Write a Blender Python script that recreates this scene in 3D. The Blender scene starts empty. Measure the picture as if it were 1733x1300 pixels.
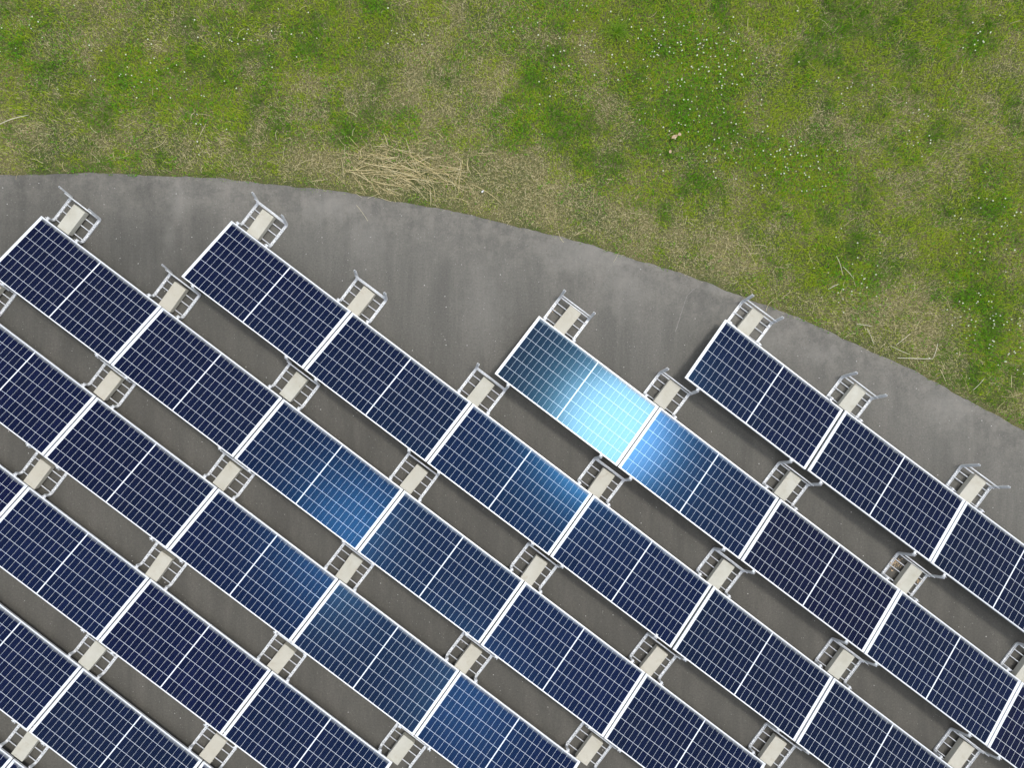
import bpy, bmesh, math, random
import numpy as np
from mathutils import Vector, Matrix

random.seed(7)
rng = np.random.default_rng(11)
R = math.radians
scene = bpy.context.scene
COL = scene.collection

# ------------------------------------------------------------------ camera
IW, IH = 1733.0, 1300.0
F = 1201.0                    # focal length in photo pixels (24 mm equivalent)
ZL = 0.17                     # top of the low edge of every panel
HCAM = F / 121.1 + ZL         # flying height above the asphalt
cam = bpy.data.cameras.new('drone_camera')
cam.sensor_fit = 'HORIZONTAL'
cam.sensor_width = 36.0
cam.lens = 36.0 * F / IW
cam.clip_start = 0.05
cam.clip_end = 2000
camo = bpy.data.objects.new('drone_camera', cam)
camo.location = (0, 0, HCAM)
COL.objects.link(camo)
scene.camera = camo


def at(px, py, z=0.0):
    s = (HCAM - z) / F
    return ((px - IW / 2) * s, -(py - IH / 2) * s)


# ------------------------------------------------------------------ helpers
def tag(o, label=None, cat=None, group=None, kind=None):
    if label: o['label'] = label
    if cat: o['category'] = cat
    if group: o['group'] = group
    if kind: o['kind'] = kind
    return o


def empty(name, loc, rz=0.0):
    o = bpy.data.objects.new(name, None)
    o.location = loc
    o.rotation_euler = (0, 0, rz)
    o.empty_display_size = 0.1
    COL.objects.link(o)
    return o


def link_mesh(name, me, parent=None, loc=(0, 0, 0)):
    o = bpy.data.objects.new(name, me)
    o.location = loc
    COL.objects.link(o)
    if parent is not None:
        o.parent = parent
    return o


def mesh_from(name, verts, faces, mats, smooth=False, fmat=None):
    me = bpy.data.meshes.new(name)
    me.from_pydata([tuple(v) for v in verts], [], faces)
    for m in (mats if isinstance(mats, (list, tuple)) else [mats]):
        me.materials.append(m)
    if fmat:
        me.polygons.foreach_set('material_index', fmat)
    if smooth:
        me.polygons.foreach_set('use_smooth', [True] * len(me.polygons))
    me.update()
    return me


def np_mesh(name, co, quads=None, tris=None, mat=None, smooth=False):
    """big meshes straight from numpy"""
    me = bpy.data.meshes.new(name)
    nq = 0 if quads is None else len(quads)
    nt = 0 if tris is None else len(tris)
    me.vertices.add(len(co))
    me.vertices.foreach_set('co', np.ascontiguousarray(co, dtype=np.float32).ravel())
    loops = []
    starts = []
    if nq:
        loops.append(quads.ravel()); starts.append(np.arange(nq) * 4)
    if nt:
        loops.append(tris.ravel()); starts.append(nq * 4 + np.arange(nt) * 3)
    loops = np.concatenate(loops).astype(np.int32)
    me.loops.add(len(loops))
    me.loops.foreach_set('vertex_index', loops)
    me.polygons.add(nq + nt)
    me.polygons.foreach_set('loop_start', np.concatenate(starts).astype(np.int32))
    if smooth:
        me.polygons.foreach_set('use_smooth', np.ones(nq + nt, dtype=bool))
    me.update(calc_edges=True)
    me.validate()
    if mat: me.materials.append(mat)
    return me


class MB:
    """collects simple shapes for ONE mesh"""
    def __init__(s):
        s.v = []; s.f = []; s.m = []

    def add(s, vs, fs, mi=0):
        b = len(s.v)
        s.v += [tuple(v) for v in vs]
        s.f += [tuple(i + b for i in f) for f in fs]
        s.m += [mi] * len(fs)

    def box(s, c, d, rot=None, mi=0):
        hx, hy, hz = d[0] / 2, d[1] / 2, d[2] / 2
        vs = [Vector((x, y, z)) for x in (-hx, hx) for y in (-hy, hy) for z in (-hz, hz)]
        if rot is not None:
            vs = [rot @ v for v in vs]
        vs = [v + Vector(c) for v in vs]
        s.add(vs, [(0, 1, 3, 2), (4, 6, 7, 5), (0, 4, 5, 1), (2, 3, 7, 6), (0, 2, 6, 4), (1, 5, 7, 3)], mi)

    def tube(s, pts, r, n=8, mi=0):
        pts = [Vector(p) for p in pts]
        rr = r if isinstance(r, (list, tuple)) else [r] * len(pts)
        vs = []
        for k, p in enumerate(pts):
            t = (pts[min(k + 1, len(pts) - 1)] - pts[max(k - 1, 0)]).normalized()
            a = t.orthogonal().normalized() if k == 0 else (a - t * a.dot(t)).normalized()
            b = t.cross(a)
            for q in range(n):
                w = 2 * math.pi * q / n
                vs.append(p + (a * math.cos(w) + b * math.sin(w)) * rr[k])
        fs = []
        for k in range(len(pts) - 1):
            for q in range(n):
                fs.append((k * n + q, k * n + (q + 1) % n, (k + 1) * n + (q + 1) % n, (k + 1) * n + q))
        fs.append(tuple(reversed(range(n))))
        fs.append(tuple(range((len(pts) - 1) * n, len(pts) * n)))
        s.add(vs, fs, mi)

    def mesh(s, name, mats, smooth=False):
        me = mesh_from(name, s.v, s.f, mats, smooth, s.m)
        bm = bmesh.new(); bm.from_mesh(me)
        bmesh.ops.recalc_face_normals(bm, faces=bm.faces)
        bm.to_mesh(me); bm.free()
        return me


# ------------------------------------------------------------------ materials
class NT:
    def __init__(s, name):
        s.mat = bpy.data.materials.new(name)
        s.mat.use_nodes = True
        s.t = s.mat.node_tree
        s.bsdf = s.t.nodes['Principled BSDF']
        s.out = s.t.nodes['Material Output']

    def n(s, typ, **kw):
        nd = s.t.nodes.new(typ)
        for k, v in kw.items():
            setattr(nd, k, v)
        return nd

    def put(s, sock, val):
        if isinstance(val, bpy.types.NodeSocket):
            s.t.links.new(val, sock)
        elif isinstance(val, (tuple, list)) and len(val) == 3 and sock.type == 'RGBA':
            sock.default_value = (*val, 1)
        else:
            sock.default_value = val

    def math(s, op, a, b=None, c=None, clamp=False):
        nd = s.n('ShaderNodeMath', operation=op, use_clamp=clamp)
        s.put(nd.inputs[0], a)
        if b is not None: s.put(nd.inputs[1], b)
        if c is not None: s.put(nd.inputs[2], c)
        return nd.outputs[0]

    def mix(s, fac, a, b, blend='MIX'):
        nd = s.n('ShaderNodeMix', data_type='RGBA', blend_type=blend)
        s.put(nd.inputs[0], fac); s.put(nd.inputs[6], a); s.put(nd.inputs[7], b)
        return nd.outputs[2]

    def noise(s, vec, scale, detail=4, rough=0.55, dist=0.0):
        nd = s.n('ShaderNodeTexNoise')
        if vec is not None: s.put(nd.inputs['Vector'], vec)
        nd.inputs['Scale'].default_value = scale
        nd.inputs['Detail'].default_value = detail
        nd.inputs['Roughness'].default_value = rough
        nd.inputs['Distortion'].default_value = dist
        return nd.outputs['Fac']

    def mapr(s, v, a, b, c=0.0, d=1.0):
        nd = s.n('ShaderNodeMapRange', clamp=True)
        s.put(nd.inputs[0], v)
        for i, q in enumerate((a, b, c, d)):
            s.put(nd.inputs[1 + i], q)
        return nd.outputs[0]

    def ramp(s, fac, stops, interp='LINEAR'):
        nd = s.n('ShaderNodeValToRGB')
        nd.color_ramp.interpolation = interp
        el = nd.color_ramp.elements
        while len(el) < len(stops):
            el.new(0.5)
        for e, (p, c) in zip(el, stops):
            e.position = p; e.color = (*c, 1)
        s.put(nd.inputs[0], fac)
        return nd.outputs[0]

    def vmap(s, vec, scale=(1, 1, 1), rot=(0, 0, 0), loc=(0, 0, 0)):
        nd = s.n('ShaderNodeMapping')
        s.put(nd.inputs[0], vec)
        nd.inputs['Location'].default_value = loc
        nd.inputs['Rotation'].default_value = rot
        nd.inputs['Scale'].default_value = scale
        return nd.outputs[0]

    def bump(s, h, strength, dist):
        nd = s.n('ShaderNodeBump')
        nd.inputs['Strength'].default_value = strength
        nd.inputs['Distance'].default_value = dist
        s.put(nd.inputs['Height'], h)
        s.put(s.bsdf.inputs['Normal'], nd.outputs[0])

    def set(s, **kw):
        for k, v in kw.items():
            s.put(s.bsdf.inputs[k.replace('_', ' ')], v)
        return s


def objco(m):
    return m.n('ShaderNodeTexCoord').outputs['Object']


# --- aluminium panel frame
m = NT('anodised_aluminium')
nz = m.noise(objco(m), 6, 3)
m.set(Base_Color=m.mix(nz, (0.74, 0.77, 0.80), (0.86, 0.87, 0.88)), Metallic=0.25, Roughness=0.38)
M_ALU = m.mat

# --- galvanised steel
m = NT('galvanised_steel')
co = objco(m)
vor = m.n('ShaderNodeTexVoronoi'); m.put(vor.inputs['Vector'], co); vor.inputs['Scale'].default_value = 90
sp = m.n('ShaderNodeSeparateColor'); m.put(sp.inputs[0], vor.outputs['Color'])
nz = m.noise(co, 9, 4)
c = m.mix(sp.outputs[0], (0.66, 0.68, 0.69), (0.84, 0.85, 0.86))
c = m.mix(m.mapr(nz, 0.55, 0.8, 0, 0.5), c, (0.50, 0.51, 0.50))
m.set(Base_Color=c, Metallic=0.15, Roughness=0.45)
M_STEEL = m.mat

m = NT('bolt_hole_dark')
m.set(Base_Color=(0.08, 0.085, 0.09), Roughness=0.8)
M_HOLE = m.mat

# --- concrete block
m = NT('concrete')
co = objco(m)
inf = m.n('ShaderNodeObjectInfo')
off = m.n('ShaderNodeVectorMath', operation='ADD')
m.put(off.inputs[0], co)
cmb = m.n('ShaderNodeCombineXYZ')
m.put(cmb.inputs[0], m.math('MULTIPLY', inf.outputs['Random'], 37.0)); m.put(cmb.inputs[1], m.math('MULTIPLY', inf.outputs['Random'], 91.0))
m.put(off.inputs[1], cmb.outputs[0])
co2 = off.outputs[0]
big = m.noise(co2, 5, 5, 0.6)
fine = m.noise(co2, 160, 2, 0.7)
c = m.mix(m.mapr(big, 0.3, 0.75), (0.55, 0.54, 0.47), (0.45, 0.43, 0.35))
c = m.mix(m.mapr(inf.outputs['Random'], 0.3, 1, 0, 0.6), c, (0.50, 0.46, 0.37))
c = m.mix(m.mapr(fine, 0.56, 0.72, 0, 0.45), c, (0.30, 0.29, 0.25))
c = m.mix(m.mapr(m.noise(co2, 9, 5, 0.7), 0.56, 0.70, 0, 0.55), c, (0.40, 0.35, 0.26))
m.set(Base_Color=c, Roughness=0.95)
m.bump(fine, 0.4, 0.003)
M_CONC = m.mat

# --- photovoltaic laminate
CELL_U, CELL_V, MID, VM = 0.0835, 0.167, 0.007, 0.018
m = NT('photovoltaic_glass')
co = objco(m)
sx = m.n('ShaderNodeSeparateXYZ'); m.put(sx.inputs[0], co)
X, Y = sx.outputs[0], sx.outputs[1]
ax = m.math('ABSOLUTE', X)
u = m.math('DIVIDE', m.math('SUBTRACT', ax, MID), CELL_U)
v = m.math('DIVIDE', m.math('SUBTRACT', m.math('MULTIPLY', Y, -1.0), VM), CELL_V)


def inside(val, lo, hi):
    return m.math('MULTIPLY', m.math('GREATER_THAN', val, lo), m.math('LESS_THAN', val, hi))


fu = m.math('FRACT', u)
fv = m.math('FRACT', v)
gu = 0.5 - 0.0023 / CELL_U / 2
gv = 0.5 - 0.0036 / CELL_V / 2
cu = m.math('LESS_THAN', m.math('ABSOLUTE', m.math('SUBTRACT', fu, 0.5)), gu)
cv = m.math('LESS_THAN', m.math('ABSOLUTE', m.math('SUBTRACT', fv, 0.5)), gv)
cell = m.math('MULTIPLY', m.math('MULTIPLY', cu, cv), m.math('MULTIPLY', inside(u, 0.0, 12.0), inside(v, 0.0, 6.0)))
bb = m.math('FRACT', m.math('MULTIPLY', fv, 9.0))
bus = m.math('LESS_THAN', m.math('ABSOLUTE', m.math('SUBTRACT', bb, 0.5)), 0.040)
inf = m.n('ShaderNodeObjectInfo')
wn = m.n('ShaderNodeTexWhiteNoise', noise_dimensions='4D')
cmb = m.n('ShaderNodeCombineXYZ')
m.put(cmb.inputs[0], m.math('FLOOR', u)); m.put(cmb.inputs[1], m.math('FLOOR', v)); m.put(cmb.inputs[2], m.math('SIGN', X))
m.put(wn.inputs['Vector'], cmb.outputs[0]); m.put(wn.inputs['W'], m.math('MULTIPLY', inf.outputs['Random'], 50.0))
cellcol = m.mix(wn.outputs['Value'], (0.0014, 0.0019, 0.0180), (0.0028, 0.0036, 0.0270))
cellcol = m.mix(inf.outputs['Random'], cellcol, m.mix(0.5, cellcol, (0.0020, 0.0026, 0.013)))
cellcol = m.mix(m.math('MULTIPLY', bus, 0.45), cellcol, (0.11, 0.13, 0.20))
col = m.mix(cell, (0.78, 0.81, 0.87), cellcol)
# rain-washed dust that settles along the low edge
offn = m.n('ShaderNodeVectorMath', operation='ADD'); m.put(offn.inputs[0], co)
cm2 = m.n('ShaderNodeCombineXYZ'); m.put(cm2.inputs[0], m.math('MULTIPLY', inf.outputs['Random'], 77.0)); m.put(offn.inputs[1], cm2.outputs[0])
dn = m.noise(m.vmap(offn.outputs[0], (14, 3, 1)), 1.0, 4, 0.6)
dn2 = m.noise(m.vmap(offn.outputs[0], (1.6, 1.2, 1)), 1.0, 3, 0.5)
reach = m.math('ADD', m.math('MULTIPLY', dn, 0.06), m.math('MULTIPLY', dn2, 0.05))
dust = m.math('SUBTRACT', 1.0, m.math('DIVIDE', m.math('MULTIPLY', Y, -1.0), reach), clamp=True)
dust = m.math('MULTIPLY', m.math('POWER', dust, 0.8), 0.75)
film = m.mapr(m.noise(offn.outputs[0], 2.2, 6, 0.65), 0.55, 0.85, 0.0, 0.012)
dust = m.math('MAXIMUM', dust, film)
col = m.mix(dust, col, (0.40, 0.42, 0.42))
m.set(Base_Color=col, Roughness=m.math('ADD', 0.15, m.math('MULTIPLY', dust, 0.35)), IOR=1.5)
m.bsdf.inputs['Specular IOR Level'].default_value = 0.23
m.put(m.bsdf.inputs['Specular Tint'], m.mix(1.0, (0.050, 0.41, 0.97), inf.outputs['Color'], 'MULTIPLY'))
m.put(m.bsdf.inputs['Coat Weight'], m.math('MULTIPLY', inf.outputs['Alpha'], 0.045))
m.bsdf.inputs['Coat Roughness'].default_value = 0.12
M_PV = m.mat

m = NT('white_backsheet')
m.set(Base_Color=(0.7, 0.7, 0.7), Roughness=0.6)
M_BACK = m.mat

# --- asphalt pad
m = NT('asphalt')
co = objco(m)
agg = m.noise(co, 210, 3, 0.75)
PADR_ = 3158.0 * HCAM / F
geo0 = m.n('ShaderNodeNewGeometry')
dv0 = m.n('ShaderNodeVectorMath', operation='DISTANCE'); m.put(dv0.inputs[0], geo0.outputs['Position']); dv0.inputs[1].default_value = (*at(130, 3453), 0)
mid = m.noise(co, 17, 8, 0.78)
big = m.noise(co, 0.55, 5, 0.6, 0.4)
streak = m.noise(m.vmap(co, (2.8, 0.40, 1), (0, 0, R(-14))), 1.0, 9, 0.72, 0.4)
c = m.mix(m.mapr(big, 0.30, 0.70), (0.126, 0.123, 0.107), (0.172, 0.168, 0.146))
c = m.mix(m.mapr(streak, 0.48, 0.64, 0, 0.75), c, (0.205, 0.194, 0.170))
c = m.mix(m.mapr(streak, 0.49, 0.33, 0, 0.6), c, (0.108, 0.103, 0.093))
c = m.mix(m.mapr(mid, 0.35, 0.75, 0, 0.40), c, (0.19, 0.175, 0.15))
c = m.mix(m.mapr(m.noise(co, 38, 6, 0.9), 0.34, 0.60, 0.0, 1.0), m.mix(0.62, c, (0.060, 0.058, 0.052)), c)
c = m.mix(m.mapr(agg, 0.62, 0.78, 0, 0.5), c, (0.27, 0.26, 0.24))
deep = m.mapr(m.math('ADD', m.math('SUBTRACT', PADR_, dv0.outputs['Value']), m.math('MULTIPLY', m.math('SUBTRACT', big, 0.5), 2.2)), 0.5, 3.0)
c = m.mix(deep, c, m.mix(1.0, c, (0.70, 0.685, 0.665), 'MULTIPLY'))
# bleached strip towards the rim of the pad (worn edge), broken up by noise
geo = m.n('ShaderNodeNewGeometry')
PADC = at(130, 3453); PADR = 3158.0 * HCAM / F
dv = m.n('ShaderNodeVectorMath', operation='DISTANCE'); m.put(dv.inputs[0], geo.outputs['Position']); dv.inputs[1].default_value = (PADC[0], PADC[1], 0)
rimd = m.math('SUBTRACT', PADR, dv.outputs['Value'])
rim = m.math('MULTIPLY', m.mapr(rimd, 0.9, 0.0), m.mapr(m.noise(co, 4.5, 9, 0.8), 0.44, 0.60))
c = m.mix(m.math('MULTIPLY', rim, 0.5), c, (0.27, 0.25, 0.215))
# pale worn stains at their own places
for (px, py, rx, ry, amt) in ((300, 345, .16, .40, .5), (285, 400, .12, .35, .45), (560, 350, .55, .28, .55), (1000, 425, .9, .45, .55), (620, 400, .4, .6, .35),
                              (820, 520, .45, .9, .3), (1060, 480, .5, .6, .40), (1390, 600, .35, .18, .35), (1610, 690, .5, .35, .45), (1300, 575, .3, .35, .4), (1230, 487, .4, .1, .6)):
    x0, y0 = at(px, py)
    mp = m.n('ShaderNodeMapping', vector_type='TEXTURE')
    m.put(mp.inputs[0], geo.outputs['Position'])
    mp.inputs['Location'].default_value = (x0, y0, 0); mp.inputs['Scale'].default_value = (rx, ry, 1)
    ln = m.n('ShaderNodeVectorMath', operation='LENGTH'); m.put(ln.inputs[0], mp.outputs[0])
    dd = m.math('ADD', ln.outputs['Value'], m.math('MULTIPLY', m.math('SUBTRACT', m.noise(co, 5, 9, 0.8), 0.5), 2.4))
    c = m.mix(m.math('MULTIPLY', m.mapr(dd, 1.0, 0.1), amt * 0.85), c, (0.262, 0.250, 0.222))
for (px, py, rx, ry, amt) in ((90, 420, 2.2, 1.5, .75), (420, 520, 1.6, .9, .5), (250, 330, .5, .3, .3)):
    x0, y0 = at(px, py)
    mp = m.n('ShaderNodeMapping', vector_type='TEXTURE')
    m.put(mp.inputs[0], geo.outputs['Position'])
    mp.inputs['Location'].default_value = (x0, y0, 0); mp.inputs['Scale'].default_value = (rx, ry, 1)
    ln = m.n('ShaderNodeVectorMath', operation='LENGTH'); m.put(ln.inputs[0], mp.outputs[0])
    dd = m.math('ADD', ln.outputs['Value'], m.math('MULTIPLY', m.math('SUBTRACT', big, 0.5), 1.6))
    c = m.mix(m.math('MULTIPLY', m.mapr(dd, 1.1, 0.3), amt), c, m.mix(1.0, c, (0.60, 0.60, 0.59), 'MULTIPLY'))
# embedded pale chippings
for sc, th, col_, am in ((34, 0.070, (0.42, 0.41, 0.38), 0.8), (13, 0.052, (0.50, 0.48, 0.45), 0.9), (22, 0.08, (0.05, 0.048, 0.045), 0.5)):
    vor = m.n('ShaderNodeTexVoronoi'); m.put(vor.inputs['Vector'], m.vmap(co, (1, 1, 0), (0, 0, 0), (sc, sc * .3, 0))); vor.inputs['Scale'].default_value = sc
    spc = m.n('ShaderNodeSeparateColor'); m.put(spc.inputs[0], vor.outputs['Color'])
    k = m.math('MULTIPLY', m.math('LESS_THAN', vor.outputs['Distance'], m.math('MULTIPLY', spc.outputs[1], th * 2)), m.math('GREATER_THAN', spc.outputs[0], 0.55))
    c = m.mix(m.math('MULTIPLY', k, am), c, col_)
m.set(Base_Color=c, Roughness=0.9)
m.bump(agg, 0.5, 0.004)
M_ASPH = m.mat

# --- soil and thatch under the lawn
m = NT('lawn_soil')
co = objco(m)
a = m.noise(co, 70, 4, 0.7)
b = m.noise(co, 1.3, 5, 0.6)
c = m.mix(m.mapr(a, 0.35, 0.7), (0.050, 0.060, 0.014), (0.30, 0.26, 0.12))
c = m.mix(m.mapr(b, 0.4, 0.65, 0, 0.7), c, (0.045, 0.075, 0.014))
m.set(Base_Color=c, Roughness=1.0)
m.bump(a, 0.8, 0.02)
M_SOIL = m.mat


def blade_mat(name, stops, transl=0.3, rough=0.6):
    m = NT(name)
    geo = m.n('ShaderNodeNewGeometry')
    c = m.ramp(geo.outputs['Random Per Island'], stops)
    d = m.n('ShaderNodeBsdfDiffuse'); m.put(d.inputs[0], c)
    t = m.n('ShaderNodeBsdfTranslucent'); m.put(t.inputs[0], c)
    mx = m.n('ShaderNodeMixShader'); mx.inputs[0].default_value = transl
    m.t.links.new(d.outputs[0], mx.inputs[1]); m.t.links.new(t.outputs[0], mx.inputs[2])
    m.t.links.new(mx.outputs[0], m.out.inputs[0])
    m.t.nodes.remove(m.bsdf)
    return m.mat


M_GRASS = blade_mat('grass_blades', [(0.0, (0.14, 0.285, 0.010)), (0.35, (0.255, 0.42, 0.016)), (0.7, (0.37, 0.51, 0.028)), (1.0, (0.54, 0.59, 0.07))])
M_YOUNG = blade_mat('young_blades', [(0.0, (0.22, 0.37, 0.010)), (0.5, (0.34, 0.48, 0.018)), (1.0, (0.50, 0.56, 0.05))])
M_LUSH = blade_mat('lush_blades', [(0.0, (0.065, 0.19, 0.010)), (0.5, (0.13, 0.29, 0.018)), (1.0, (0.24, 0.38, 0.035))])
M_DRY = blade_mat('dry_blades', [(0.0, (0.46, 0.38, 0.18)), (0.4, (0.64, 0.55, 0.29)), (0.75, (0.76, 0.67, 0.39)), (1.0, (0.84, 0.76, 0.50))], 0.15)
M_CLOVER = blade_mat('clover_leaves', [(0.0, (0.06, 0.20, 0.010)), (0.5, (0.105, 0.29, 0.016)), (1.0, (0.18, 0.38, 0.03))], 0.25)
M_TUFT = blade_mat('tuft_blades', [(0.0, (0.15, 0.33, 0.02)), (1.0, (0.32, 0.48, 0.07))], 0.3)
M_STRAW = blade_mat('straw', [(0.0, (0.56, 0.46, 0.22)), (0.6, (0.74, 0.62, 0.34)), (1.0, (0.86, 0.77, 0.50))], 0.1)
M_STALK = blade_mat('bleached_stalk', [(0.0, (0.62, 0.56, 0.42)), (1.0, (0.74, 0.70, 0.56))], 0.05)

m = NT('clover_petals')
geo = m.n('ShaderNodeTexCoord')
nz = m.noise(geo.outputs['Object'], 120, 2)
m.set(Base_Color=m.mix(nz, (0.58, 0.62, 0.40), (0.78, 0.80, 0.66)), Roughness=0.8)
M_PETAL = m.mat
m = NT('clover_stem'); m.set(Base_Color=(0.10, 0.20, 0.04), Roughness=0.7); M_STEM = m.mat
m = NT('brown_leaf')
nz = m.noise(objco(m), 30, 4)
m.set(Base_Color=m.mix(nz, (0.32, 0.23, 0.13), (0.56, 0.43, 0.28)), Roughness=0.7)
M_LEAF = m.mat
m = NT('white_scrap'); nz = m.noise(objco(m), 40, 3); m.set(Base_Color=m.mix(nz, (0.62, 0.64, 0.66), (0.85, 0.85, 0.85)), Roughness=0.7); M_PAPER = m.mat
m = NT('crack_filler'); nz = m.noise(objco(m), 25, 4); m.set(Base_Color=m.mix(nz, (0.17, 0.16, 0.145), (0.30, 0.285, 0.26)), Roughness=0.95); M_CRACK = m.mat

# ------------------------------------------------------------------ setting: ground, pad
g = 400.0
gm = mesh_from('lawn_ground', [(-g, -g, 0), (g, -g, 0), (g, g, 0), (-g, g, 0)], [(0, 1, 2, 3)], M_SOIL)
o = link_mesh('lawn_ground', gm, None, (0, 0, -0.035))
tag(o, kind='structure')

N = 2600
vt = []
for k in range(N):
    a = 2 * math.pi * k / N
    rr = PADR + 0.006 * math.sin(a * 371) + random.uniform(-0.006, 0.006) + 0.010 * math.sin(a * 97 + 1)
    vt.append((PADC[0] + rr * math.cos(a), PADC[1] + rr * math.sin(a)))
vs = [(x, y, 0.0) for x, y in vt] + [(x + (x - PADC[0]) * .0006, y + (y - PADC[1]) * .0006, -0.012) for x, y in vt] + [(x, y, -0.05) for x, y in vt]
fs = [tuple(range(N))]
for k in range(N):
    q = (k + 1) % N
    fs.append((k, k + N, q + N, q)); fs.append((k + N, k + 2 * N, q + 2 * N, q + N))
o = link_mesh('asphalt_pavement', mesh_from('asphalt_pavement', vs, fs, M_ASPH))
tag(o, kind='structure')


def strip(name, pix, w, z=0.004, jit=0.004):
    pts = [Vector((*at(*p), z)) for p in pix]
    fine_ = []
    for a, b in zip(pts, pts[1:]):
        for k in range(8):
            fine_.append(a.lerp(b, k / 8) + Vector((random.uniform(-jit, jit), random.uniform(-jit, jit), 0)))
    fine_.append(pts[-1])
    vs = []
    for k, p in enumerate(fine_):
        t = (fine_[min(k + 1, len(fine_) - 1)] - fine_[max(k - 1, 0)]).normalized()
        nrm = Vector((-t.y, t.x, 0))
        ww = w * random.uniform(0.3, 1.0) * (0.25 if k in (0, len(fine_) - 1) else 1)
        vs += [p + nrm * ww / 2, p - nrm * ww / 2]
    fs = [(2 * k, 2 * k + 1, 2 * k + 3, 2 * k + 2) for k in range(len(fine_) - 1)]
    o = link_mesh(name, mesh_from(name, vs, fs, M_CRACK))
    tag(o, kind='structure')


strip('asphalt_crack_line', [(1180, 484), (1163, 500), (1156, 520), (1152, 533), (1147, 548), (1143, 562)], 0.012)

# ------------------------------------------------------------------ solar panels
PW, PD, TILT = 2.094, 1.033, math.atan2(0.195, 1.014)
rows = [  # upper row first: start index, reference joints (index, photo x, photo y), last index, next-row gap
    (1, (1, 1225.4, 540.8), (3, 1635.1, 847.8)),
    (0, (0, 911.4, 534.0), (4, 1729.0, 1153.9)),
    (-2, (-2, 391.0, 372.6), (3, 1411.1, 1147.2)),
    (-3, (-3, 69.3, 364.5), (2, 1092.7, 1139.5)),
    (-3, (-2, 163.5, 671.6), (1, 778.3, 1136.2)),
    (-3, (-2, 47.6, 823.3), (0, 459.2, 1135.7)),
    (-2, (-1, 138.8, 1130.5), (0, 343.2, 1288.6)),
    (-2, (-1, 22.2, 1284.8), (0, 226.6, 1443.0)),
]
ORD = ['first', 'second', 'third', 'fourth', 'fifth', 'sixth', 'seventh', 'eighth']


def ring_profile(prof, w, d):
    """sweep (inset, z) profile round a w x d rectangle (x centred, y 0..-d), mitred corners"""
    vs, fs = [], []
    n = len(prof)
    for (i, z) in prof:
        vs += [(-w / 2 + i, -i, z), (w / 2 - i, -i, z), (w / 2 - i, -d + i, z), (-w / 2 + i, -d + i, z)]
    for k in range(n):
        q = (k + 1) % n
        for c in range(4):
            e = (c + 1) % 4
            fs.append((k * 4 + c, k * 4 + e, q * 4 + e, q * 4 + c))
    return vs, fs


fr = MB()
fr.add(*ring_profile([(0.0, -0.0012), (0.0012, 0.0), (0.011, 0.0), (0.011, -0.0065), (0.002, -0.0066), (0.002, -0.033), (0.028, -0.033), (0.028, -0.035), (0.0, -0.035)], PW, PD))
ME_FRAME = fr.mesh('panel_frame', M_ALU)
zt, zb = -0.0015, -0.006
i = 0.0105
gl = MB()
xs, ys = PW / 2 - i, PD - i
gl.add([(-xs, -i, zt), (xs, -i, zt), (xs, -ys, zt), (-xs, -ys, zt), (-xs, -i, zb), (xs, -i, zb), (xs, -ys, zb), (-xs, -ys, zb)],
       [(0, 3, 2, 1), (0, 1, 5, 4), (1, 2, 6, 5), (2, 3, 7, 6), (3, 0, 4, 7)], 0)
gl.add([(-xs, -i, zb), (xs, -i, zb), (xs, -ys, zb), (-xs, -ys, zb)], [(0, 1, 2, 3)], 1)
ME_GLASS = gl.mesh('photovoltaic_glass', [M_PV, M_BACK])
proto_p = empty('solar_panel', (0, 0, 0))
f0 = link_mesh('frame', ME_FRAME, proto_p)
g0 = link_mesh('glass', ME_GLASS, proto_p)


def copy_thing(root):
    r = root.copy(); COL.objects.link(r)
    for ch in root.children:
        c = ch.copy(); COL.objects.link(c); c.parent = r
        for gch in ch.children:
            d = gch.copy(); COL.objects.link(d); d.parent = c
    return r


rowinfo = []
for ri, (i0, a, b) in enumerate(rows):
    pa, pb = Vector(at(a[1], a[2], ZL)), Vector(at(b[1], b[2], ZL))
    step = (pb - pa) / (b[0] - a[0])
    rowinfo.append((i0, pa - step * a[0], step, math.atan2(step.y, step.x)))


def joint(ri, i):
    i0, o_, st, an = rowinfo[ri]
    return o_ + st * i


def gap_of(ri):
    if ri == 0: return 0.495
    j = joint(ri, rowinfo[ri][0] + 1.0)
    o_, st = joint(ri - 1, 0), rowinfo[ri - 1][2].normalized()
    d = (o_ - j); d = d - st * d.dot(st)
    return d.length - 1.014


def in_view(p, margin):
    s = F / (HCAM - 0.25)
    x, y = p[0] * s + IW / 2, IH / 2 - p[1] * s
    return -margin < x < IW + margin and -margin < y < IH + margin


GLARE = {(1, 0): 'bright cyan sun glare on its lower half', (1, 1): 'blue glare at its upper end', (2, 2): 'blue glare at its lower end',
         (3, 2): 'deep blue sheen on its lower half'}
# anti-reflection coatings differ between modules; glare is also set into tint and coat weight
GLARE_COAT = {(1, 0): 2.6, (1, 1): 1.2, (3, -1): 0.45, (4, -1): 0.5, (2, 0): 0.6, (4, 1): 0.6}
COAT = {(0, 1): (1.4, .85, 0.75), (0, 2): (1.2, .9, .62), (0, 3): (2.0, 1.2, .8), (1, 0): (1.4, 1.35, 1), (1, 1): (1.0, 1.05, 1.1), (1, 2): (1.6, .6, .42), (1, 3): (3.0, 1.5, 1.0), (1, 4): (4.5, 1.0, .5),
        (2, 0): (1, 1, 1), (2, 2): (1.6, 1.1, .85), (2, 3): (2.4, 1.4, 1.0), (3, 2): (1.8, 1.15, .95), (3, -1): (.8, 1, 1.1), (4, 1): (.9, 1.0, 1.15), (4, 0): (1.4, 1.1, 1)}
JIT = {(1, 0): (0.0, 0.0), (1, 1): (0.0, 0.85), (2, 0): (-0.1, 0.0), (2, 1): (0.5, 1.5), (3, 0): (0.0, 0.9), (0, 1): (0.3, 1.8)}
first = True
panels = {}
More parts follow.
